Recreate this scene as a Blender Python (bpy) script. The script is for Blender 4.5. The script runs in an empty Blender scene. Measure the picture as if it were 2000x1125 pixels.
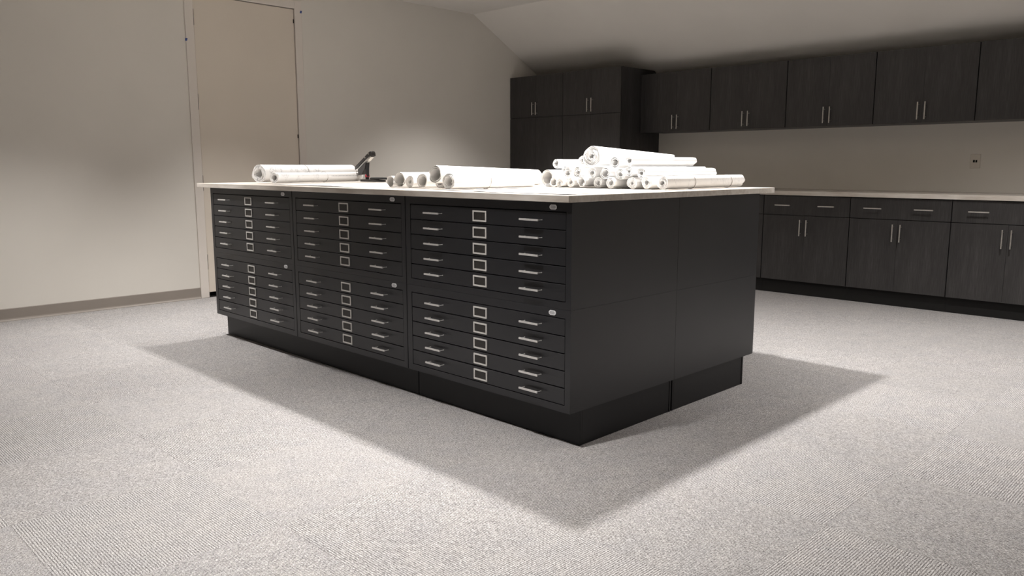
import bpy, bmesh, math, random
from math import pi, sin, cos, radians
from mathutils import Vector, Matrix

random.seed(7)
S = bpy.context.scene
COL = S.collection

# ------------------------------------------------------------------ camera
cam_d = bpy.data.cameras.new('camera')
cam = bpy.data.objects.new('camera', cam_d)
COL.objects.link(cam)
cam.location = (1.9774, -2.3138, 1.1252)
cam.rotation_euler = (pi / 2 - 0.1522, 0, 0.7829)
cam_d.sensor_width = 36.0
cam_d.lens = 1546.04 / 2000 * 36
cam_d.clip_start = 0.05
S.camera = cam

# ------------------------------------------------------------------ world, view
w = bpy.data.worlds.new('world')
S.world = w
w.use_nodes = True
w.node_tree.nodes['Background'].inputs[0].default_value = (0.9, 0.85, 0.78, 1)
w.node_tree.nodes['Background'].inputs[1].default_value = 0.05
S.view_settings.view_transform = 'Standard'
S.view_settings.look = 'None'
S.view_settings.gamma = 1
S.view_settings.use_curve_mapping = False
S.view_settings.exposure = 0.0

# ------------------------------------------------------------------ ceiling downlights, the last one an added fill
CEIL = 2.774
WARM = (1.0, 0.975, 0.95)
def spot(x, y, power, size=128, blend=0.75, color=WARM, radius=0.05):
    d = bpy.data.lights.new('downlight_or_fill', 'SPOT')
    d.energy = power
    d.spot_size = radians(size)
    d.spot_blend = blend
    d.color = color
    d.shadow_soft_size = radius
    o = bpy.data.objects.new('downlight_or_fill', d)
    COL.objects.link(o)
    o.location = (x, y, CEIL - 0.02)
    return o
spot(-0.80, 0.81, 620, size=124, blend=0.8, radius=0.06)
spot(-3.56, 0.81, 290, size=80, blend=1.0)
spot(-3.25, -0.75, 370, size=92, blend=1.0)
spot(-3.40, 3.00, 300, size=100, blend=1.0)
spot(-0.25, -1.10, 380, size=84, blend=1.0)
spot(0.95, 2.75, 310, size=120, blend=0.9)
spot(2.90, 2.75, 200, size=120, blend=0.9)  # added fill lamp, brightens the counter and back wall

# ------------------------------------------------------------------ node helpers
def new_mat(name):
    m = bpy.data.materials.new(name)
    m.use_nodes = True
    nt = m.node_tree
    return m, nt, nt.nodes['Principled BSDF']

def nd(nt, typ, **kw):
    n = nt.nodes.new(typ)
    for k, v in kw.items():
        setattr(n, k, v)
    return n

def ramp(nt, stops):
    r = nt.nodes.new('ShaderNodeValToRGB')
    e = r.color_ramp.elements
    while len(e) < len(stops):
        e.new(0.5)
    for el, (p, c) in zip(e, stops):
        el.position = p
        el.color = c if len(c) == 4 else (*c, 1)
    return r

def tex(nt, coord='Object', scale=(1, 1, 1), noise=5.0, detail=2.0, rough=0.5):
    tc = nd(nt, 'ShaderNodeTexCoord')
    mp = nd(nt, 'ShaderNodeMapping')
    mp.inputs['Scale'].default_value = scale
    nt.links.new(tc.outputs[coord], mp.inputs[0])
    n = nd(nt, 'ShaderNodeTexNoise')
    n.inputs['Scale'].default_value = noise
    n.inputs['Detail'].default_value = detail
    n.inputs['Roughness'].default_value = rough
    nt.links.new(mp.outputs[0], n.inputs['Vector'])
    return n

def simple(name, col, rough=0.5, metal=0.0, var=0.06, noise=30.0, bump=0.0, bscale=200.0, spec=0.5, scale=(1, 1, 1)):
    m, nt, b = new_mat(name)
    b.inputs['Roughness'].default_value = rough
    b.inputs['Metallic'].default_value = metal
    b.inputs['Specular IOR Level'].default_value = spec
    n = tex(nt, 'Object', scale, noise, 3)
    lo = tuple(c * (1 - var) for c in col)
    hi = tuple(min(1, c * (1 + var)) for c in col)
    r = ramp(nt, [(0.3, lo), (0.7, hi)])
    nt.links.new(n.outputs[0], r.inputs[0])
    nt.links.new(r.outputs[0], b.inputs['Base Color'])
    if bump:
        n2 = tex(nt, 'Object', (1, 1, 1), bscale, 3)
        bp = nd(nt, 'ShaderNodeBump')
        bp.inputs['Strength'].default_value = bump
        bp.inputs['Distance'].default_value = 0.001
        nt.links.new(n2.outputs[0], bp.inputs['Height'])
        nt.links.new(bp.outputs[0], b.inputs['Normal'])
    return m

M = {}
M['wall'] = simple('wall_paint', (0.72, 0.685, 0.63), 0.75, var=0.02, noise=2, bump=0.25, bscale=350, spec=0.25)
M['ceiling'] = simple('ceiling_paint', (0.80, 0.765, 0.715), 0.85, var=0.02, noise=2, bump=0.2, bscale=300, spec=0.2)
M['door'] = simple('door_paint', (0.70, 0.63, 0.545), 0.55, var=0.015, noise=2, spec=0.35)
M['frame'] = simple('door_frame_paint', (0.72, 0.665, 0.61), 0.5, var=0.015, noise=2, spec=0.35)
M['vinyl'] = simple('baseboard_vinyl', (0.27, 0.235, 0.205), 0.45, var=0.04, noise=4, spec=0.5)
M['black'] = simple('black_painted_steel', (0.0125, 0.0127, 0.0150), 0.36, var=0.12, noise=3, bump=0.12, bscale=500, spec=0.55)
M['base'] = simple('black_plinth_paint', (0.0075, 0.0075, 0.0085), 0.48, var=0.12, noise=3, spec=0.4)
M['gap'] = simple('black_cavity', (0.003, 0.003, 0.003), 0.9, var=0.1, spec=0.1)
M['kick'] = simple('black_toe_kick', (0.008, 0.0075, 0.007), 0.6, var=0.1, noise=3, spec=0.3)
M['nickel'] = simple('brushed_nickel', (0.66, 0.64, 0.61), 0.32, 1.0, var=0.05, noise=60)
M['pull'] = simple('satin_drawer_pull', (0.66, 0.64, 0.62), 0.35, 0.35, var=0.05, noise=60)
M['holder'] = simple('satin_label_frame', (0.66, 0.64, 0.61), 0.45, 0.2, var=0.04, noise=60)
M['badge'] = simple('aluminium_badge', (0.80, 0.80, 0.81), 0.4, 0.1, var=0.04)
M['badge_print'] = simple('badge_print', (0.48, 0.48, 0.49), 0.5, 0.1, var=0.45, noise=700)
M['card'] = simple('dark_label_slot', (0.024, 0.021, 0.019), 0.5, var=0.35, noise=220)
M['rubber'] = simple('black_rubber', (0.010, 0.010, 0.011), 0.6, var=0.1)
M['darkplastic'] = simple('dark_handle_plastic', (0.022, 0.019, 0.018), 0.38, var=0.25, noise=60)
M['red'] = simple('red_plastic', (0.42, 0.03, 0.05), 0.4)
M['tape'] = simple('blue_masking_tape', (0.04, 0.08, 0.26), 0.7, var=0.2)
M['hinge'] = simple('dark_hinge_steel', (0.05, 0.043, 0.035), 0.45, 0.6)
M['plate'] = simple('white_wall_plate', (0.66, 0.61, 0.54), 0.4, var=0.02)
M['band'] = simple('rubber_band', (0.34, 0.30, 0.27), 0.6)

def laminate():
    m, nt, b = new_mat('charcoal_woodgrain_laminate')
    b.inputs['Roughness'].default_value = 0.42
    b.inputs['Specular IOR Level'].default_value = 0.4
    n1 = tex(nt, 'Object', (1, 1, 0.035), 210, 4, 0.65)
    n2 = tex(nt, 'Object', (1, 1, 0.10), 14, 3, 0.6)
    mx = nd(nt, 'ShaderNodeMath', operation='MULTIPLY_ADD')
    nt.links.new(n1.outputs[0], mx.inputs[0]); mx.inputs[1].default_value = 0.65
    m2 = nd(nt, 'ShaderNodeMath', operation='MULTIPLY'); m2.inputs[1].default_value = 0.35
    nt.links.new(n2.outputs[0], m2.inputs[0]); nt.links.new(m2.outputs[0], mx.inputs[2])
    r = ramp(nt, [(0.30, (0.021, 0.0198, 0.0195)), (0.52, (0.040, 0.0375, 0.0370)), (0.72, (0.072, 0.068, 0.067))])
    nt.links.new(mx.outputs[0], r.inputs[0])
    nt.links.new(r.outputs[0], b.inputs['Base Color'])
    bp = nd(nt, 'ShaderNodeBump'); bp.inputs['Strength'].default_value = 0.25; bp.inputs['Distance'].default_value = 0.0006
    nt.links.new(n1.outputs[0], bp.inputs['Height']); nt.links.new(bp.outputs[0], b.inputs['Normal'])
    return m
M['laminate'] = laminate()

def worktop_mat():
    m, nt, b = new_mat('pale_woodgrain_worktop')
    b.inputs['Roughness'].default_value = 0.42
    n1 = tex(nt, 'Object', (0.12, 1, 1), 55, 4, 0.65)
    n2 = tex(nt, 'Object', (0.4, 1, 1), 7, 3, 0.6)
    mx = nd(nt, 'ShaderNodeMath', operation='ADD')
    nt.links.new(n1.outputs[0], mx.inputs[0]); nt.links.new(n2.outputs[0], mx.inputs[1])
    hf = nd(nt, 'ShaderNodeMath', operation='MULTIPLY'); hf.inputs[1].default_value = 0.5
    nt.links.new(mx.outputs[0], hf.inputs[0])
    r = ramp(nt, [(0.32, (0.44, 0.385, 0.33)), (0.52, (0.60, 0.55, 0.495)), (0.7, (0.72, 0.68, 0.63))])
    nt.links.new(hf.outputs[0], r.inputs[0])
    nt.links.new(r.outputs[0], b.inputs['Base Color'])
    return m
M['worktop'] = worktop_mat()

def carpet_mat():
    m, nt, b = new_mat('ribbed_carpet')
    b.inputs['Roughness'].default_value = 0.95
    b.inputs['Specular IOR Level'].default_value = 0.1
    tc = nd(nt, 'ShaderNodeTexCoord')
    oi = nd(nt, 'ShaderNodeObjectInfo')
    off = nd(nt, 'ShaderNodeVectorMath', operation='SCALE')
    off.inputs[0].default_value = (37, 0, 91)
    nt.links.new(oi.outputs['Random'], off.inputs['Scale'])
    add = nd(nt, 'ShaderNodeVectorMath', operation='ADD')
    nt.links.new(tc.outputs['Object'], add.inputs[0]); nt.links.new(off.outputs[0], add.inputs[1])
    def nz(scale, sc, detail=2, rough=0.6):
        mp = nd(nt, 'ShaderNodeMapping'); mp.inputs['Scale'].default_value = scale
        nt.links.new(add.outputs[0], mp.inputs[0])
        n = nd(nt, 'ShaderNodeTexNoise'); n.inputs['Scale'].default_value = sc
        n.inputs['Detail'].default_value = detail; n.inputs['Roughness'].default_value = rough
        nt.links.new(mp.outputs[0], n.inputs['Vector'])
        return n
    sep = nd(nt, 'ShaderNodeSeparateXYZ'); nt.links.new(tc.outputs['Object'], sep.inputs[0])
    wob = nz((1, 1, 1), 60, 1)
    w1 = nd(nt, 'ShaderNodeMath', operation='MULTIPLY_ADD'); w1.inputs[1].default_value = 0.0035
    nt.links.new(wob.outputs[0], w1.inputs[0]); nt.links.new(sep.outputs['Y'], w1.inputs[2])
    w2 = nd(nt, 'ShaderNodeMath', operation='MULTIPLY'); w2.inputs[1].default_value = 2 * pi / (0.61 / 76)
    nt.links.new(w1.outputs[0], w2.inputs[0])
    sn = nd(nt, 'ShaderNodeMath', operation='COSINE'); nt.links.new(w2.outputs[0], sn.inputs[0])
    rib = nd(nt, 'ShaderNodeMapRange'); rib.inputs[1].default_value = -1; rib.inputs[2].default_value = 0.2
    nt.links.new(sn.outputs[0], rib.inputs[0])
    # tufts: short segments along each rib
    tuft = nz((0.38, 1, 1), 300, 3, 0.7)
    spk = nz((0.8, 1, 1), 340, 2, 0.7)
    big = nz((1, 1, 1), 9, 2, 0.5)
    # height = rib * (0.5 + tuft)
    h1 = nd(nt, 'ShaderNodeMath', operation='MULTIPLY_ADD'); h1.inputs[1].default_value = 4.2
    nt.links.new(tuft.outputs[0], h1.inputs[0]); nt.links.new(rib.outputs[0], h1.inputs[2])
    c1 = nd(nt, 'ShaderNodeMapRange'); c1.inputs[1].default_value = 1.35; c1.inputs[2].default_value = 4.1
    nt.links.new(h1.outputs[0], c1.inputs[0])
    r = ramp(nt, [(0.0, (0.14, 0.130, 0.127)), (0.28, (0.32, 0.303, 0.297)), (0.55, (0.56, 0.538, 0.530)), (1.0, (0.90, 0.88, 0.87))])  # shade in the grooves between ribs and tufts is put into the colour
    nt.links.new(c1.outputs[0], r.inputs[0])
    r2 = ramp(nt, [(0.36, (0.34, 0.32, 0.31)), (0.48, (0.95, 0.95, 0.95)), (0.64, (1.30, 1.30, 1.30))])
    nt.links.new(spk.outputs[0], r2.inputs[0])
    mul = nd(nt, 'ShaderNodeMix', data_type='RGBA', blend_type='MULTIPLY'); mul.inputs[0].default_value = 0.8
    nt.links.new(r.outputs[0], mul.inputs[6]); nt.links.new(r2.outputs[0], mul.inputs[7])
    r3 = ramp(nt, [(0.3, (0.95, 0.95, 0.96)), (0.7, (1.03, 1.02, 1.01))])
    nt.links.new(big.outputs[0], r3.inputs[0])
    mul2 = nd(nt, 'ShaderNodeMix', data_type='RGBA', blend_type='MULTIPLY'); mul2.inputs[0].default_value = 1
    nt.links.new(mul.outputs[2], mul2.inputs[6]); nt.links.new(r3.outputs[0], mul2.inputs[7])
    nt.links.new(mul2.outputs[2], b.inputs['Base Color'])
    bp = nd(nt, 'ShaderNodeBump'); bp.inputs['Strength'].default_value = 0.85; bp.inputs['Distance'].default_value = 0.003
    nt.links.new(h1.outputs[0], bp.inputs['Height']); nt.links.new(bp.outputs[0], b.inputs['Normal'])
    return m
M['carpet'] = carpet_mat()

def paper_mat(name, ink=0.0, col=(0.84, 0.83, 0.82), textline=None, win=(0.0, 10.0)):
    """white drawing paper; ink = strength of the faint plan linework printed on it"""
    m, nt, b = new_mat(name)
    b.inputs['Roughness'].default_value = 0.7
    b.inputs['Specular IOR Level'].default_value = 0.25
    n = tex(nt, 'Object', (1, 1, 1), 8, 2)
    r = ramp(nt, [(0.3, tuple(c * 0.97 for c in col)), (0.7, col)])
    nt.links.new(n.outputs[0], r.inputs[0])
    out = r.outputs[0]
    if ink or textline:
        tc = nd(nt, 'ShaderNodeTexCoord')
        sep = nd(nt, 'ShaderNodeSeparateXYZ'); nt.links.new(tc.outputs['Object'], sep.inputs[0])
        def cmpr(src, mid, half):
            c = nd(nt, 'ShaderNodeMath', operation='COMPARE')
            nt.links.new(src, c.inputs[0]); c.inputs[1].default_value = mid; c.inputs[2].default_value = half
            return c.outputs[0]
        def mulm(a, bb):
            c = nd(nt, 'ShaderNodeMath', operation='MULTIPLY')
            nt.links.new(a, c.inputs[0])
            if isinstance(bb, float): c.inputs[1].default_value = bb
            else: nt.links.new(bb, c.inputs[1])
            return c.outputs[0]
        def thresh(src, a, c_):
            q = nd(nt, 'ShaderNodeMapRange'); q.inputs[1].default_value = a; q.inputs[2].default_value = c_
            nt.links.new(src, q.inputs[0]); return q.outputs[0]
        fac = None
        if ink:
            fine = tex(nt, 'Object', (1.0, 3.2, 1.0), 90, 3, 0.7)
            patch = tex(nt, 'Object', (1, 1, 1), 14, 1, 0.5)
            f = mulm(thresh(fine.outputs[0], 0.50, 0.60), thresh(patch.outputs[0], 0.47, 0.56))
            f = mulm(f, cmpr(sep.outputs['Y'], (win[0] + win[1]) / 2, (win[1] - win[0]) / 2))
            fac = mulm(f, ink)
        if textline:
            y0, y1, z0, hh = textline
            fine = tex(nt, 'Object', (1, 1, 0.2), 330, 2, 0.7)
            f = mulm(thresh(fine.outputs[0], 0.42, 0.50), cmpr(sep.outputs['Y'], (y0 + y1) / 2, (y1 - y0) / 2))
            f = mulm(f, cmpr(sep.outputs['Z'], z0, hh))
            f = mulm(f, 0.75)
            if fac is None: fac = f
            else:
                mx = nd(nt, 'ShaderNodeMath', operation='MAXIMUM'); nt.links.new(fac, mx.inputs[0]); nt.links.new(f, mx.inputs[1]); fac = mx.outputs[0]
        mix = nd(nt, 'ShaderNodeMix', data_type='RGBA')
        nt.links.new(fac, mix.inputs[0]); nt.links.new(out, mix.inputs[6]); mix.inputs[7].default_value = (0.22, 0.22, 0.24, 1)
        out = mix.outputs[2]
    nt.links.new(out, b.inputs['Base Color'])
    return m
M['paper'] = paper_mat('drawing_paper')
M['paper_faint'] = paper_mat('drawing_paper_faint_lines', 0.25)
M['paper_print'] = paper_mat('drawing_paper_printed', 0.85, win=(0.0, 0.55))
M['paper_text'] = paper_mat('drawing_paper_text', 0.45, textline=(0.56, 0.93, 0.006, 0.0030), win=(0.0, 0.42))

# ------------------------------------------------------------------ mesh helpers
def box(bm, x0, x1, y0, y1, z0, z1, mi=0):
    r = bmesh.ops.create_cube(bm, size=1)
    vs = r['verts']
    for v in vs:
        v.co = Vector(((x0 + x1) / 2 + v.co.x * (x1 - x0), (y0 + y1) / 2 + v.co.y * (y1 - y0), (z0 + z1) / 2 + v.co.z * (z1 - z0)))
    for f in {f for v in vs for f in v.link_faces}:
        f.material_index = mi
    return vs

def tube(bm, p0, p1, r, seg=10, mi=0, r2=None):
    p0 = Vector(p0); p1 = Vector(p1)
    d = p1 - p0
    q = d.to_track_quat('Z', 'Y').to_matrix().to_4x4()
    res = bmesh.ops.create_cone(bm, cap_ends=True, segments=seg, radius1=r, radius2=r if r2 is None else r2, depth=d.length)
    mat = Matrix.Translation((p0 + p1) / 2) @ q
    for v in res['verts']:
        v.co = mat @ v.co
    for f in {f for v in res['verts'] for f in v.link_faces}:
        f.material_index = mi
        if len(f.verts) == 4: f.smooth = True
        else:
            for e in f.edges: e.smooth = False
    return res['verts']

def prism(bm, pts, axis, a, b):
    """closed polygon pts extruded along axis ('x' uses (y,z), 'y' uses (x,z)) from a to b"""
    def mk(p, t):
        return (t, p[0], p[1]) if axis == 'x' else ((p[0], t, p[1]) if axis == 'y' else (p[0], p[1], t))
    A = [bm.verts.new(mk(p, a)) for p in pts]; B = [bm.verts.new(mk(p, b)) for p in pts]
    n = len(pts)
    for i in range(n):
        bm.faces.new((A[i], A[(i + 1) % n], B[(i + 1) % n], B[i]))
    bm.faces.new(A[::-1]); bm.faces.new(B)
    bmesh.ops.recalc_face_normals(bm, faces=bm.faces)

def bevel(bm, w, seg=1):
    bmesh.ops.bevel(bm, geom=bm.edges[:], offset=w, segments=seg, affect='EDGES', profile=0.5)

def mesh(name, bm, mats):
    me = bpy.data.meshes.new(name)
    bm.to_mesh(me); bm.free()
    for m in (mats if isinstance(mats, (list, tuple)) else [mats]):
        me.materials.append(m)
    return me

def obj(name, bm, mats, parent=None, loc=None):
    me = bm if isinstance(bm, bpy.types.Mesh) else mesh(name, bm, mats)
    o = bpy.data.objects.new(name, me)
    COL.objects.link(o)
    if parent: o.parent = parent
    if loc: o.location = loc
    return o

def tag(o, label=None, cat=None, group=None, kind=None):
    if label: o['label'] = label
    if cat: o['category'] = cat
    if group: o['group'] = group
    if kind: o['kind'] = kind
    return o

def thing(name, loc, label, cat, group=None, rz=0):
    o = bpy.data.objects.new(name, None)
    COL.objects.link(o)
    o.empty_display_size = 0.1
    o.location = loc
    o.rotation_euler = (0, 0, rz)
    return tag(o, label, cat, group)

KIDS = {}
def copy_tree(o, parent=None, kids=None):
    c = o.copy()
    COL.objects.link(c)
    c.parent = parent
    for ch in o.children:
        copy_tree(ch, c)
    return c

def B():
    return bmesh.new()

# ------------------------------------------------------------------ room shell
XL, XR, YF, YB = -4.688, 4.2, -5.0, 5.048
DY0, DY1, DZ = 0.575, 1.655, 2.607        # outside of the door frame
SY, SB = 3.787, 2.080                      # where the sloped part of the ceiling starts; its height at the back wall

bm = B(); box(bm, XL - .12, XR + .12, YF - .12, YB + .12, -.12, -.0065)
tag(obj('floor', bm, M['carpet']), 'floor under light grey ribbed carpet tiles', kind='structure')
floor = bpy.data.objects['floor']

bm = B()
box(bm, XL - .12, XL, YF - .12, DY0, 0, CEIL)
box(bm, XL - .12, XL, DY1, YB, 0, CEIL)
box(bm, XL - .12, XL, DY0, DY1, DZ, CEIL)
tag(obj('wall_left', bm, M['wall']), kind='structure')
bm = B(); box(bm, XL - .12, XR + .12, YB, YB + .12, 0, CEIL)
tag(obj('wall_back', bm, M['wall']), kind='structure')
bm = B(); box(bm, XR, XR + .12, YF - .12, YB, 0, CEIL)
tag(obj('wall_right', bm, M['wall']), kind='structure')
bm = B(); box(bm, XL, XR, YF - .12, YF, 0, CEIL)
tag(obj('wall_front', bm, M['wall']), kind='structure')
bm = B()
prism(bm, [(YF - .12, CEIL), (SY, CEIL), (YB, SB), (YB, CEIL + .12), (YF - .12, CEIL + .12)], 'x', XL, XR)
tag(obj('ceiling', bm, M['ceiling']), kind='structure')

# carpet tiles, laid quarter-turn, each a child of the floor
T = 0.61
def tile_mesh(x0, x1, y0, y1):
    bm = B(); vs = box(bm, x0, x1, y0, y1, -.006, 0)
    top = [e for e in bm.edges if all(v.co.z > -.001 for v in e.verts)]
    bmesh.ops.bevel(bm, geom=top, offset=.0003, segments=1, affect='EDGES')
    return mesh('carpet_tile', bm, M['carpet'])
g = .0001
full = tile_mesh(-T / 2 + g, T / 2 - g, -T / 2 + g, T / 2 - g)
for i in range(-9, 8):
    for j in range(-9, 9):
        x0, y0 = .40 + T * i, .07 + T * j
        x1, y1 = x0 + T, y0 + T
        cx0, cx1, cy0, cy1 = max(x0, XL), min(x1, XR), max(y0, YF), min(y1, YB)
        if cx1 - cx0 < .02 or cy1 - cy0 < .02: continue
        if cy0 > 4.45: continue
        cx, cy = (x0 + x1) / 2, (y0 + y1) / 2
        turn = (i + j) % 2 == 0
        if (cx0, cx1, cy0, cy1) == (x0, x1, y0, y1):
            me = full
        else:
            a, b_, c, d = cx0 - cx + g, cx1 - cx - g, cy0 - cy + g, cy1 - cy - g
            if turn: a, b_, c, d = c, d, -b_, -a       # local frame is turned 90 degrees
            me = tile_mesh(a, b_, c, d)
        o = obj('carpet_tile', me, None, floor, (cx, cy, 0))
        if turn: o.rotation_euler = (0, 0, pi / 2)

# baseboard with a cove toe
def baseboard(name, y0, y1):
    bm = B()
    prism(bm, [(XL, .0005), (XL + .016, .0005), (XL + .014, .005), (XL + .007, .012), (XL + .0045, .020), (XL + .004, .090), (XL + .002, .094), (XL, .094)], 'y', y0, y1)
    tag(obj(name, bm, M['vinyl']), 'taupe vinyl cove baseboard', kind='structure')
baseboard('baseboard_left', YF + .01, DY0 - .002)
baseboard('baseboard_left.001', DY1 + .002, 4.34)

# ------------------------------------------------------------------ door in the left wall
door = thing('door_1', (XL, 0, 0), 'tall cream flush door in a painted metal frame', None); door['kind'] = 'structure'
bm = B()
FY0, FY1, FZ = .648, 1.582, 2.535
box(bm, -.10, .012, DY0, FY0, .0, DZ)
box(bm, -.10, .012, FY1 + .002, DY1, .0, DZ)
box(bm, -.10, .012, FY0, FY1 + .002, FZ + .002, DZ)
bevel(bm, .003)
obj('door_frame', bm, M['frame'], door)
bm = B(); box(bm, -.045, -.001, FY0 + .004, FY1 - .003, .045, FZ - .004); bevel(bm, .002)
leaf = obj('door_leaf', bm, M['door'], door)
for z in (2.347, 1.663, .986, .31):
    bm = B(); tube(bm, (.004, FY0 + .001, z - .06), (.004, FY0 + .001, z + .06), .0048, 8)
    tube(bm, (.004, FY0 + .001, z - .066), (.004, FY0 + .001, z - .06), .004, 8); tube(bm, (.004, FY0 + .001, z + .06), (.004, FY0 + .001, z + .066), .004, 8)
    obj('hinge', bm, M['hinge'], leaf)
for z in (1.405, 2.43):
    bm = B(); box(bm, -.001, .006, FY1 - .012, FY1 - .002, z - .02, z + .014); bevel(bm, .002)
    obj('catch', bm, M['hinge'], leaf)
bm = B(); tube(bm, (0, FY1 - .07, .95), (.008, FY1 - .07, .95), .028, 16); tube(bm, (.008, FY1 - .07, .95), (.05, FY1 - .07, .95), .009, 10); box(bm, .04, .055, FY1 - .19, FY1 - .06, .94, .96)
obj('lever_handle', bm, M['nickel'], leaf)
bm = B(); box(bm, -.046, -.02, FY0 + .01, FY1 - .01, .010, .044); obj('door_gap_shade', bm, M['gap'], leaf)  # black strip standing in for the shade in the gap under the door

for y, z, lab in ((.576, 2.159, 'small piece of blue masking tape on the left edge of the door frame'),
                  (1.648, 2.515, 'small piece of blue masking tape on the right upper corner of the door frame')):
    bm = B(); box(bm, 0, .0012, -.009, .009, -.011, .011)
    for v in bm.verts:
        v.co.y += v.co.z * .25
    tag(obj('masking_tape', bm, M['tape'], None, (XL + .0122, y, z)), lab, 'tape', 'blue tape on the door frame')

# ------------------------------------------------------------------ flat file cabinets
UW, UD, UH, PITCH = 1.036, .737, .4185, 1.0415
def stadium_handle():
    """slim bar on two posts, runs along x, stands off the drawer front towards -y"""
    bm = B()
    hw = .0525
    vs = box(bm, -hw, hw, -.0310, -.0255, -.0037, .0037)
    for s in (-1, 1):
        tube(bm, (s * (hw - .006), -.0260, 0), (s * (hw - .006), .0, 0), .0013, 8)
        tube(bm, (s * (hw - .006), -.0014, 0), (s * (hw - .006), .0, 0), .0022, 10)
    return mesh('handle', bm, M['pull'])
def holder_mesh():
    bm = B()
    W, H, t = .0425, .0235, .0065
    box(bm, -W, W, -.004, 0, H - t, H); box(bm, -W, W, -.004, 0, -H, -H + t)
    box(bm, -W, -W + t, -.004, 0, -H + t, H - t); box(bm, W - t, W, -.004, 0, -H + t, H - t)
    return mesh('label_holder', bm, M['holder'])
HANDLE, HOLDER = stadium_handle(), holder_mesh()
def octo(w, h, c):
    return [(-w + c, -h), (w - c, -h), (w, -h + c * .8), (w, h - c * .8), (w - c, h), (-w + c, h), (-w, h - c * .8), (-w, -h + c * .8)]

def flat_file():
    root = thing('flat_file_cabinet', (0, 0, 0), 'x', 'flat file')
    bm = B()
    # origin: right front bottom corner, body runs to -x and +y
    x0 = -UW
    box(bm, x0, 0, .020, UD, 0, UH)                       # body
    fr = .034
    box(bm, x0, x0 + fr, 0, .020, 0, UH); box(bm, -fr + .006, 0, 0, .020, 0, UH)
    box(bm, x0 + fr, -fr + .006, 0, .020, UH - .0345, UH)
    box(bm, x0 + fr, -fr + .006, 0, .020, 0, .0295)
    obj('carcass', bm, M['black'], root)
    bm = B(); box(bm, x0 + fr + .0005, -fr + .0055, .0165, .0195, .030, UH - .035)
    obj('drawer_cavity', bm, M['gap'], root)
    zs0, ph = .0305, .0704
    bm = B(); box(bm, x0 + fr + .0025, -fr + .0035, .0005, .0155, .0015, ph - .0022); bevel(bm, .0012)
    face = mesh('drawer', bm, M['black'])
    bm = B(); box(bm, -.036, .036, -.0012, 0, -.017, .017)
    card = mesh('label_card', bm, M['card'])
    for k in range(5):
        dr = obj('drawer', face, None, root, (0, 0, zs0 + k * ph))
        zc = ph / 2
        for hx in (-.202, -.816):
            h = obj('handle', HANDLE, None, dr, (hx - .001, .0005, zc))
        obj('label_holder', HOLDER, None, dr, (-.519, .0005, zc - .001))
        obj('label_card', card, None, dr, (-.519, .0004, zc - .001))
    bm = B(); prism(bm, octo(.0185, .0095, .007), 'y', -.0025, -.0001)
    bd = obj('badge', bm, M['badge'], root, (-.0955, 0, UH - .0185))
    bm = B(); prism(bm, octo(.0135, .0062, .005), 'y', -.0031, -.0026)
    obj('badge_print', bm, M['badge_print'], bd)
    bd['label'] = 'silver eight-sided maker badge'
    return root

proto = flat_file()
cols = ['right-hand', 'middle', 'left-hand']
first = True
Z0 = .150
for c in range(3):
    for lv in range(2):
        f = proto if first else copy_tree(proto)
        first = False
        f.location = (-.001 - PITCH * c, 0, Z0 + lv * .4190)
        f['label'] = 'black five-drawer flat file, %s of the front row, %s of the stack' % (cols[c], 'top' if lv else 'bottom')
        f['group'] = 'black flat files of the island'
for c in range(3):
    for lv in range(2):
        f = copy_tree(proto)
        f.rotation_euler = (0, 0, pi)
        f.location = (-.001 - UW - PITCH * c, .7385 + UD, Z0 + lv * .4190)
        f['label'] = 'black flat file in the back row behind the %s front stack, %s one' % (cols[c], 'upper' if lv else 'lower')
        f['group'] = 'black flat files of the island'

def base(x0, x1, y0, y1, label):
    root = thing('cabinet_base', ((x0 + x1) / 2, (y0 + y1) / 2, 0), label, 'base', 'black bases under the flat files')
    hx, hy = (x1 - x0) / 2, (y1 - y0) / 2
    h = Z0 - .0008
    bm = B(); box(bm, -hx, hx, -hy, -hy + .012, 0.0005, h); bevel(bm, .0015); obj('front_panel', bm, M['base'], root)
    bm = B(); box(bm, -hx, hx, hy - .012, hy, 0.0005, h); bevel(bm, .0015); obj('back_panel', bm, M['base'], root)
    for s in (-1, 1):
        bm = B()
        a, b_ = (hx - .014, hx - .002) if s > 0 else (-hx + .002, -hx + .014)
        box(bm, a, b_, -hy + .0135, hy - .0135, 0.0005, h); bevel(bm, .0015)
        obj('side_panel', bm, M['base'], root)
    bm = B(); box(bm, -hx + .015, hx - .015, -hy + .0135, hy - .0135, h - .02, h); obj('top_panel', bm, M['base'], root)
base(-1.048, -.005, .072, .722, 'black plinth under the right-hand front flat files, one unit wide')
base(-3.127, -1.054, .072, .722, 'long black plinth under the left-hand and middle front flat files')
base(-1.048, -.005, .732, 1.387, 'black plinth at the back right of the island')
base(-3.127, -1.054, .732, 1.387, 'long black plinth at the back left of the island, out of sight')

ZT = 1.0165
wt = thing('island_worktop', (-1.6, .8, .9895), 'pale wood-grain laminate worktop covering the whole black island', 'worktop')
for y0, y1 in ((-.030, .7775), (.7782, 1.615)):
    bm = B(); box(bm, -3.254 + 1.6, .008 + 1.6, y0 - .8, y1 - .8, 0, ZT - .9895); bevel(bm, .0012)
    obj('worktop_panel', bm, M['worktop'], wt)

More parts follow.
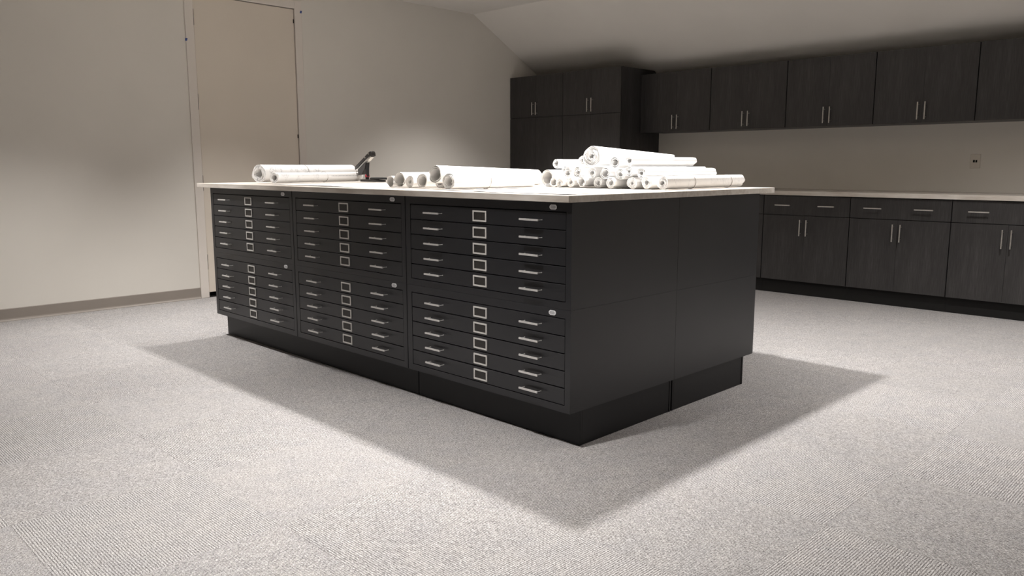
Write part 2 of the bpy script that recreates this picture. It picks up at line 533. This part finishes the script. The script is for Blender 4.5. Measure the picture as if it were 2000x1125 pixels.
# ------------------------------------------------------------------ wall cabinets and base cabinets on the back wall
def pull_mesh(vertical):
    bm = B()
    L, r, so = .070, .0055, .034
    ax = (lambda t, y: (0, y, t)) if vertical else (lambda t, y: (t, y, 0))
    tube(bm, ax(-L, -so), ax(L, -so), r, 12)
    for s in (-1, 1):
        tube(bm, ax(s * .050, -so), ax(s * .050, 0), .0038, 8)
    return mesh('handle', bm, M['nickel'])
PV, PH = pull_mesh(True), pull_mesh(False)
def panel(x0, x1, y0, y1, z0, z1, w=.0007):
    bm = B(); box(bm, x0, x1, y0, y1, z0, z1); bevel(bm, w)
    return bm

def doors(root, W, z0, z1, hz, names='door', hx=.029):
    for s in (-1, 1):
        a, b_ = (-W / 2 + .0024, -.0006) if s < 0 else (.0006, W / 2 - .0024)
        d = obj('door', panel(a, b_, 0, .019, z0, z1), M['laminate'], root)
        obj('handle', PV, None, d, (s * hx, .0002, hz))

def base_cab(xc, W, label):
    root = thing('base_cabinet', (xc, 4.357, 0), label, 'cabinet', 'charcoal base cabinets along the back wall')
    obj('carcass', panel(-W / 2, W / 2, .0195, .69, .122, .876), M['laminate'], root)
    doors(root, W, .124, .7005, .597)
    d = obj('drawer', panel(-W / 2 + .0022, W / 2 - .0022, 0, .019, .7055, .870), M['laminate'], root)
    for s in (-1, 1):
        obj('handle', PH, None, d, (s * .194, .0002, .789))
    obj('toe_kick', panel(-W / 2 - .0012, W / 2 + .0012, .040, .66, .0005, .1215, .0002), M['kick'], root)
UP = .7825
xs = [-3.030 + .773 * 0, -2.2347, -1.4624, -.6908, .0808, .8524]
base_lab = ['charcoal base cabinet next to the tall cabinets, behind the island', 'charcoal base cabinet second from the tall cabinets, behind the island',
            'charcoal base cabinet with two drawer pulls nearest the black island', 'charcoal base cabinet in the middle of the visible three, right of the island',
            'charcoal base cabinet at the right edge, under the wall plate']
for k in range(5):
    W = xs[k + 1] - xs[k] - .003
    base_cab((xs[k] + xs[k + 1]) / 2, W, base_lab[k])
base_cab(.8524 + .386, .7686, 'charcoal base cabinet beyond the right edge of the picture')

bm = B(); box(bm, -3.078, 1.64, 4.338, 5.046, .8775, .914); bevel(bm, .0012)
tag(obj('counter_worktop', bm, M['worktop']), 'pale wood-grain laminate worktop along the back wall over the base cabinets', 'worktop')

def upper_cab(x0, x1, label, filler=0):
    W = x1 - x0 - .003
    root = thing('wall_cabinet', ((x0 + x1) / 2, 4.685, 1.479), label, 'cabinet', 'charcoal wall cabinets above the counter')
    obj('carcass', panel(-W / 2, W / 2, .0195, .358, 0, .5935), M['laminate'], root)
    doors(root, W, .0012, .5945, .095, hx=.028)
    if filler:
        obj('filler_strip', panel(-W / 2 - filler, -W / 2 - .003, .004, .022, 0, .5935), M['laminate'], root)
ux = [-3.0275, -2.245, -1.462, -.6805, .093, .873, 1.655]
ul = ['charcoal wall cabinet touching the side of the tall cabinets', 'charcoal wall cabinet second from the tall cabinets', 'charcoal wall cabinet third from the tall cabinets',
      'charcoal wall cabinet fourth from the tall cabinets, left of the last seam', 'charcoal wall cabinet cut off by the right edge of the picture', 'charcoal wall cabinet beyond the right edge of the picture']
for k in range(6):
    upper_cab(ux[k], ux[k + 1], ul[k], .050 if k == 0 else 0)

def tall_cab(x0, x1, label, fl=0):
    W = x1 - x0 - .002
    root = thing('tall_cabinet', ((x0 + x1) / 2, 4.349, 0), label, 'cabinet', 'tall charcoal cabinets in the corner')
    bm = B()
    y = lambda v: v - 4.349
    prism(bm, [(.0195, .122), (y(5.044), .122), (y(5.044), 2.070), (y(4.955), 2.118), (y(4.93), 2.136), (.0195, 2.136)], 'x', -W / 2, W / 2)
    obj('carcass', bm, M['laminate'], root)
    doors(root, W, 1.6765, 2.1355, 1.770, hx=.0285)
    for s in (-1, 1):
        a, b_ = (-W / 2 + .0024, -.0006) if s < 0 else (.0006, W / 2 - .0024)
        d = obj('door', panel(a, b_, 0, .019, .124, 1.6715), M['laminate'], root)
        obj('handle', PV, None, d, (s * .0285, .0002, .93))
    obj('toe_kick', panel(-W / 2, W / 2, .040, .66, .0005, .1215), M['kick'], root)
tall_cab(-4.684, -3.8705, 'tall charcoal cabinet in the corner against the left wall')
tall_cab(-3.8705, -3.082, 'tall charcoal cabinet beside the wall cabinets')

root = thing('wall_plate', (.0285, YB, 1.169), 'white wall plate with a dark twin port above the right end of the counter', 'outlet')
bm = B(); box(bm, -.0375, .0375, -.006, 0, -.0575, .0575); bevel(bm, .002)
obj('cover', bm, M['plate'], root)
for s in (-1, 1):
    bm = B(); box(bm, s * .009 - .0065, s * .009 + .0065, -.0075, -.0061, -.010, .010)
    obj('port', bm, M['gap'], root)
    bm = B(); tube(bm, (0, -.0072, s * .045), (0, -.0061, s * .045), .003, 8)
    obj('screw', bm, M['nickel'], root)

# ------------------------------------------------------------------ paper rolls
def roll_mesh(L, r_out, r_in, turns, rag0, rag1, rnd, squash=1.0, taper=1.0, flare=0.0, tongue=0.0):
    """one sheet (or pack of sheets) wound in a spiral, axis +y from 0 to L"""
    bm = B()
    SEG = 20
    n = int(turns * SEG)
    pitch = (r_out - r_in) / max(turns, .5)
    t = min(pitch * .62, .0028)
    ph = rnd.uniform(0, 2 * pi)
    def rag(amt, a, b_, c):
        return amt * (.5 * sin(a * .9 + b_) + .35 * sin(a * 2.3 + c) + .3 * sin(a * 5.1 + b_ * 2))
    b0, c0, b1, c1 = [rnd.uniform(0, 6) for _ in range(4)]
    rings = []
    NY = 4
    for i in range(n + 1):
        a = 2 * pi * i / SEG
        f = i / n
        r = r_in + (r_out - r_in) * f
        r += .0012 * sin(3 * a + b0) * f
        if i > n - 4: r += tongue * (i - (n - 4)) / 4
        y0 = rag(rag0, a, b0, c0); y1 = L + rag(rag1, a, b1, c1) - rag1 * (1 - f) * .6
        row = []
        for k in range(NY + 1):
            yy = y0 + (y1 - y0) * k / NY
            q = k / NY
            sc = (1 + (taper - 1) * q) * (1 + flare * (abs(2 * q - 1) ** 3))
            for rr in (r, max(r - t, .001)):
                rr_ = rr * sc
                x = rr_ * cos(a + ph); z = rr_ * sin(a + ph) * squash
                row.append(bm.verts.new((x, yy, z)))
        rings.append(row)
    for i in range(n):
        A, C = rings[i], rings[i + 1]
        for k in range(NY):
            for s in (0, 1):
                q = (A[2 * k + s], C[2 * k + s], C[2 * k + 2 + s], A[2 * k + 2 + s])
                f = bm.faces.new(q if s else q[::-1]); f.smooth = True
    # ends on vertices of their own so that the paper edge stays crisp
    def dupv(v): return bm.verts.new(v.co)
    for k in (0, NY):
        prev = None
        for i in range(n + 1):
            cur = (dupv(rings[i][2 * k]), dupv(rings[i][2 * k + 1]))
            if prev:
                q = (prev[0], cur[0], cur[1], prev[1])
                bm.faces.new(q if k == 0 else q[::-1])
            prev = cur
    for i in (0, n):
        for k in range(NY):
            q = [dupv(v) for v in (rings[i][2 * k], rings[i][2 * k + 1], rings[i][2 * k + 3], rings[i][2 * k + 2])]
            bm.faces.new(q if i == 0 else q[::-1])
    return bm

def band_mesh(r, y, squash=1.0):
    bm = B()
    n = 24
    vs = []
    for i in range(n):
        a = 2 * pi * i / n
        c, s = cos(a), sin(a) * squash
        vs.append([bm.verts.new((c * (r + d), y + e, s * (r + d))) for d, e in ((-.0003, -.0013), (.0016, -.0013), (.0016, .0013), (-.0003, .0013))])
    for i in range(n):
        A, C = vs[i], vs[(i + 1) % n]
        for k in range(4):
            bm.faces.new((A[k], A[(k + 1) % 4], C[(k + 1) % 4], C[k]))
    bmesh.ops.recalc_face_normals(bm, faces=bm.faces)
    return bm

NR = [0]
def roll(x, y, z, L, r, label, r_in=None, ang=-3.0, turns=3.5, zend=None, mat='paper', rag=(.002, .006), squash=1.0,
         taper=1.0, flare=0.0, bands=(), group='rolled drawings on the island', tongue=0.0):
    NR[0] += 1
    rnd = random.Random(100 + NR[0])
    if r_in is None: r_in = r * .45
    name = 'paper_roll'
    bm = roll_mesh(L, r, r_in, turns, rag[0], rag[1], rnd, squash, taper, flare, tongue)
    tilt = 0.0 if zend is None else math.atan2(zend - z, L)
    if bands:
        o = thing(name, (x, y, z), label, 'paper roll', group)
        obj('paper', bm, M[mat], o)
        for by in bands:
            obj('rubber_band', band_mesh(r * (1 + (taper - 1) * by / L), by, squash), M['band'], o)
    else:
        o = obj(name, bm, M[mat], None, (x, y, z))
        tag(o, label, 'paper roll', group)
    o.rotation_euler = (tilt, 0, radians(-ang))
    return o

ZP = ZT + .0006
# ang: degrees clockwise from +y (so negative leans to -x)
# two rolls at the left end
roll(-2.930, .25, ZP + .061, .95, .060, 'thickest printed paper roll at the left end of the island', .030, ang=-17.5, turns=6, mat='paper_print', rag=(.006, .012), flare=.02, bands=(.42,), group='two rolls at the left end of the island')
roll(-2.705, .235, ZP + .0375, .95, .0355, 'thin printed paper roll lying in front of the thickest left-end roll', .019, ang=-21.5, turns=4, mat='paper_text', rag=(.004, .006), bands=(.52,), group='two rolls at the left end of the island', tongue=.002)
roll(-2.42, 1.30, ZP + .012, .80, .011, 'slim paper tube lying behind the stapler', .005, ang=88, turns=2)

# the row of loose rolls in the middle
g2 = 'row of rolls in the middle of the island'
roll(-1.380, .17, ZP + .0315, .76, .0305, 'small open roll at the left end of the middle row', .0255, ang=-7, turns=1.6, group=g2, rag=(.004, .006), tongue=.002)
roll(-1.295, .165, ZP + .0415, .76, .0395, 'wide loose roll with a flattened mouth, second in the middle row', .032, ang=-7, turns=1.8, group=g2, rag=(.006, .006), tongue=-.012)
roll(-1.205, .160, ZP + .0330, .76, .0320, 'tightly wound roll with a small hole, third in the middle row', .0115, ang=-7, turns=5, group=g2)
roll(-1.120, .170, ZP + .0385, .76, .0370, 'open roll with a big round hole, fourth in the middle row', .0270, ang=-7, turns=2.4, group=g2)
roll(-1.041, .215, ZP + .0320, .74, .0305, 'roll tucked behind the mouth of the large roll, fifth in the middle row', .0175, ang=-7, turns=3, group=g2)
roll(-.966, .125, 1.0870, .78, .0450, 'large wide-mouthed roll with its front end raised, beside the middle row', .031, ang=-4.5, turns=2.2, zend=ZP + .047, group=g2, rag=(.006, .006))
roll(-.838, .100, ZP + .0405, .62, .0390, 'roll with a bared inner tube, nearest the front edge of the island', .0225, ang=-6, turns=4, group=g2, rag=(.007, .006), bands=(.26,))

# the big pile: every roll rests on the ones placed before it
PLACED = []
def rest(x, r):
    z = ZP + r + .0008
    for (px, pz, pr_) in PLACED:
        dx = abs(px - x); s_ = r + pr_ + .0022
        if dx < s_: z = max(z, pz + math.sqrt(s_ * s_ - dx * dx))
    return z
def pile(x, r, ri, tn, lab, grp, y=.82, L=.76, drop=0.0, **kw):
    z = rest(x, r)
    PLACED.append((x, z, r))
    kw.setdefault('ang', -2.0); kw.setdefault('rag', (.003, .016))
    if drop: kw['zend'] = z - drop
    roll(x + (y - .82) * math.tan(radians(-2.0)), y, z, L, r * .985, lab, ri, turns=tn, group=grp, **kw)
g3 = 'bottom row of the big pile of rolls'
pile(-.152, .0325, .012, 4.5, 'front right corner roll of the pile, rubber-banded, nearest the right edge', g3, L=.75, mat='paper_faint', rag=(.003, .024), bands=(.25, .62), flare=.012)
pile(-.234, .0315, .011, 5, 'second bottom roll from the right in the pile, tight and thick-walled', g3, y=.81)
pile(-.326, .0305, .010, 4, 'third bottom roll from the right in the pile, crumpled core', g3)
pile(-.447, .0290, .014, 2.6, 'fourth bottom roll from the right in the pile', g3, y=.81)
pile(-.534, .0290, .012, 3, 'fifth bottom roll from the right in the pile', g3)
pile(-.626, .0315, .021, 1.8, 'collapsed roll with a boxy mouth at the front of the pile', g3, y=.80, squash=.96, tongue=-.010, rag=(.006, .01))
pile(-.715, .0275, .012, 3, 'slim bottom roll left of the collapsed roll', g3)
pile(-.773, .0250, .009, 3, 'thin-mouthed bottom roll, seventh from the right in the pile', g3, y=.80)
pile(-.832, .0270, .018, 2, 'open bottom roll near the left end of the pile', g3)
pile(-.912, .0470, .034, 2.2, 'large pale roll at the left end of the pile', g3, y=.86, L=.78)
pile(-1.003, .0385, .022, 3, 'roll just left of the large pale roll, half hidden', g3, y=.96, L=.62)
g4 = 'second row of the big pile of rolls'
pile(-.280, .0290, .010, 3, 'second-row roll with a curled core, furthest right of its row', g4, y=.83, L=.68, rag=(.004, .014))
pile(-.345, .0265, .008, 3, 'second-row roll with a pinhole core, next to the curled one', g4, L=.72)
pile(-.405, .0290, .012, 3, 'second-row roll third from the right, under the slit-mouthed roll', g4, y=.83)
pile(-.489, .0320, .018, 2, 'second-row roll with a large oval mouth in the pile', g4)
pile(-.580, .0300, .012, 3, 'second-row roll over the collapsed one', g4, y=.83)
pile(-.668, .0310, .012, 3, 'second-row roll at the left shoulder of the pile', g4)
pile(-.752, .0290, .014, 2.4, 'second-row roll resting against the large pale roll', g4, y=.84)
pile(-.835, .0300, .014, 2.4, 'second-row roll leaning on top of the large pale roll', g4, y=.92, L=.72)
pile(-.925, .0280, .014, 2.4, 'roll lying on the large pale roll at its left side', g4, y=.95, L=.70)
pile(-1.075, .0290, .012, 3, 'lowest roll at the far left foot of the pile', g3, y=1.00, L=.66)
g5 = 'upper rolls of the big pile'
pile(-.438, .0320, .016, 2.2, 'third-row roll with a slit mouth, right of the topmost roll', g5, L=.64, y=.83)
pile(-.372, .0250, .012, 3, 'third-row roll lying furthest right', g5, L=.60, y=.86, rag=(.003, .014))
pile(-.668, .0250, .010, 3, 'third-row roll left of the topmost roll', g5, y=.86, L=.70)
pile(-.560, .0530, .013, 8, 'topmost roll of the pile, thick and bulging at the front', g5, y=.80, L=.74, rag=(.008, .012), taper=.55, drop=.012, tongue=.003)

# loose flat drawing sheets
def sheet(x, y, z, w, d, rz, label, curl, mat='paper_faint'):
    bm = B()
    nx, ny = 12, 10
    rnd = random.Random(int(abs(x) * 100))
    g_ = [[None] * (ny + 1) for _ in range(nx + 1)]
    ph1 = rnd.uniform(0, 6)
    for s, dz in ((0, 0.0), (1, .0009)):
        for i in range(nx + 1):
            for j in range(ny + 1):
                u, v = i / nx, j / ny
                h = curl * max(0, 1 - v * 5) ** 2 * (.35 + .65 * max(0, sin(5 * u + ph1))) + .0004
                co = (-w / 2 + w * u, -d / 2 + d * v, h + dz)
                if s == 0: g_[i][j] = [bm.verts.new(co)]
                else: g_[i][j].append(bm.verts.new(co))
    for i in range(nx):
        for j in range(ny):
            for s in (0, 1):
                q = [g_[i][j][s], g_[i + 1][j][s], g_[i + 1][j + 1][s], g_[i][j + 1][s]]
                bm.faces.new(q if s else q[::-1]).smooth = True
    for i in range(nx):
        for j in (0, ny):
            q = [g_[i][j][0], g_[i + 1][j][0], g_[i + 1][j][1], g_[i][j][1]]
            bm.faces.new(q if j == 0 else q[::-1])
    for j in range(ny):
        for i in (0, nx):
            q = [g_[i][j][0], g_[i][j + 1][0], g_[i][j + 1][1], g_[i][j][1]]
            bm.faces.new(q if i == nx else q[::-1])
    o = obj('drawing_sheet', bm, M[mat], None, (x, y, z))
    o.rotation_euler = (0, 0, radians(rz))
    return tag(o, label, 'drawing')
sheet(-2.02, .52, ZT, .98, .86, -4, 'large flat drawing sheet between the left-end rolls and the middle row', .003)
sheet(-.36, .40, ZT, .55, .74, 3, 'flat drawing sheet lying in front of the big pile at the island corner', .0035, 'paper')

# ------------------------------------------------------------------ heavy duty stapler behind the left-end rolls
st = thing('stapler', (-2.905, 1.07, ZT + .001), 'heavy black stapler with a raised riveted lever behind the left-end rolls', 'stapler', rz=0)
def slab(pts, y0, y1, bev=.002):
    bm = B(); prism(bm, pts, 'y', y0, y1); bevel(bm, bev); return bm
obj('base', slab([(-.02, 0), (.215, 0), (.215, .012), (.10, .016), (-.02, .016)], -.030, .030), M['darkplastic'], st)
obj('rubber_foot', slab([(.105, .0165), (.225, .0165), (.225, .026), (.218, .031), (.12, .031), (.105, .026)], -.034, .034), M['rubber'], st)
obj('post', slab([(.020, .0165), (.036, .0165), (.040, .095), (.046, .135), (.014, .135), (.022, .09)], -.012, .012), M['rubber'], st)
bm = slab([(.021, .032), (.037, .032), (.037, .050), (.021, .050)], -.0145, .0145, .001); tag(obj('catch', bm, M['red'], st), 'red catch')
obj('arm', slab([(-.065, .046), (-.02, .050), (.020, .090), (.040, .138), (.010, .130), (-.065, .088)], -.017, .017), M['darkplastic'], st)
bm = slab([(-.105, .0790), (-.065, .0895), (.015, .1365), (.060, .150), (.105, .176), (.092, .183), (.040, .162), (-.065, .098), (-.105, .082)], -.014, .014, .0015)
tag(obj('chrome_channel', bm, M['nickel'], st), 'chrome channel')
lv = obj('lever', slab([(-.105, .0835), (-.065, .1010), (.040, .1640), (.090, .1845), (.104, .1800), (.118, .182), (.116, .205), (.104, .217), (.088, .216), (.060, .202), (.030, .184), (-.065, .130), (-.105, .108)], -.017, .017, .003), M['darkplastic'], st)
for x, z in ((.072, .198), (.030, .172)):
    bm = B(); tube(bm, (x, -.0185, z), (x, -.0168, z), .0055, 10); obj('rivet', bm, M['nickel'], lv)
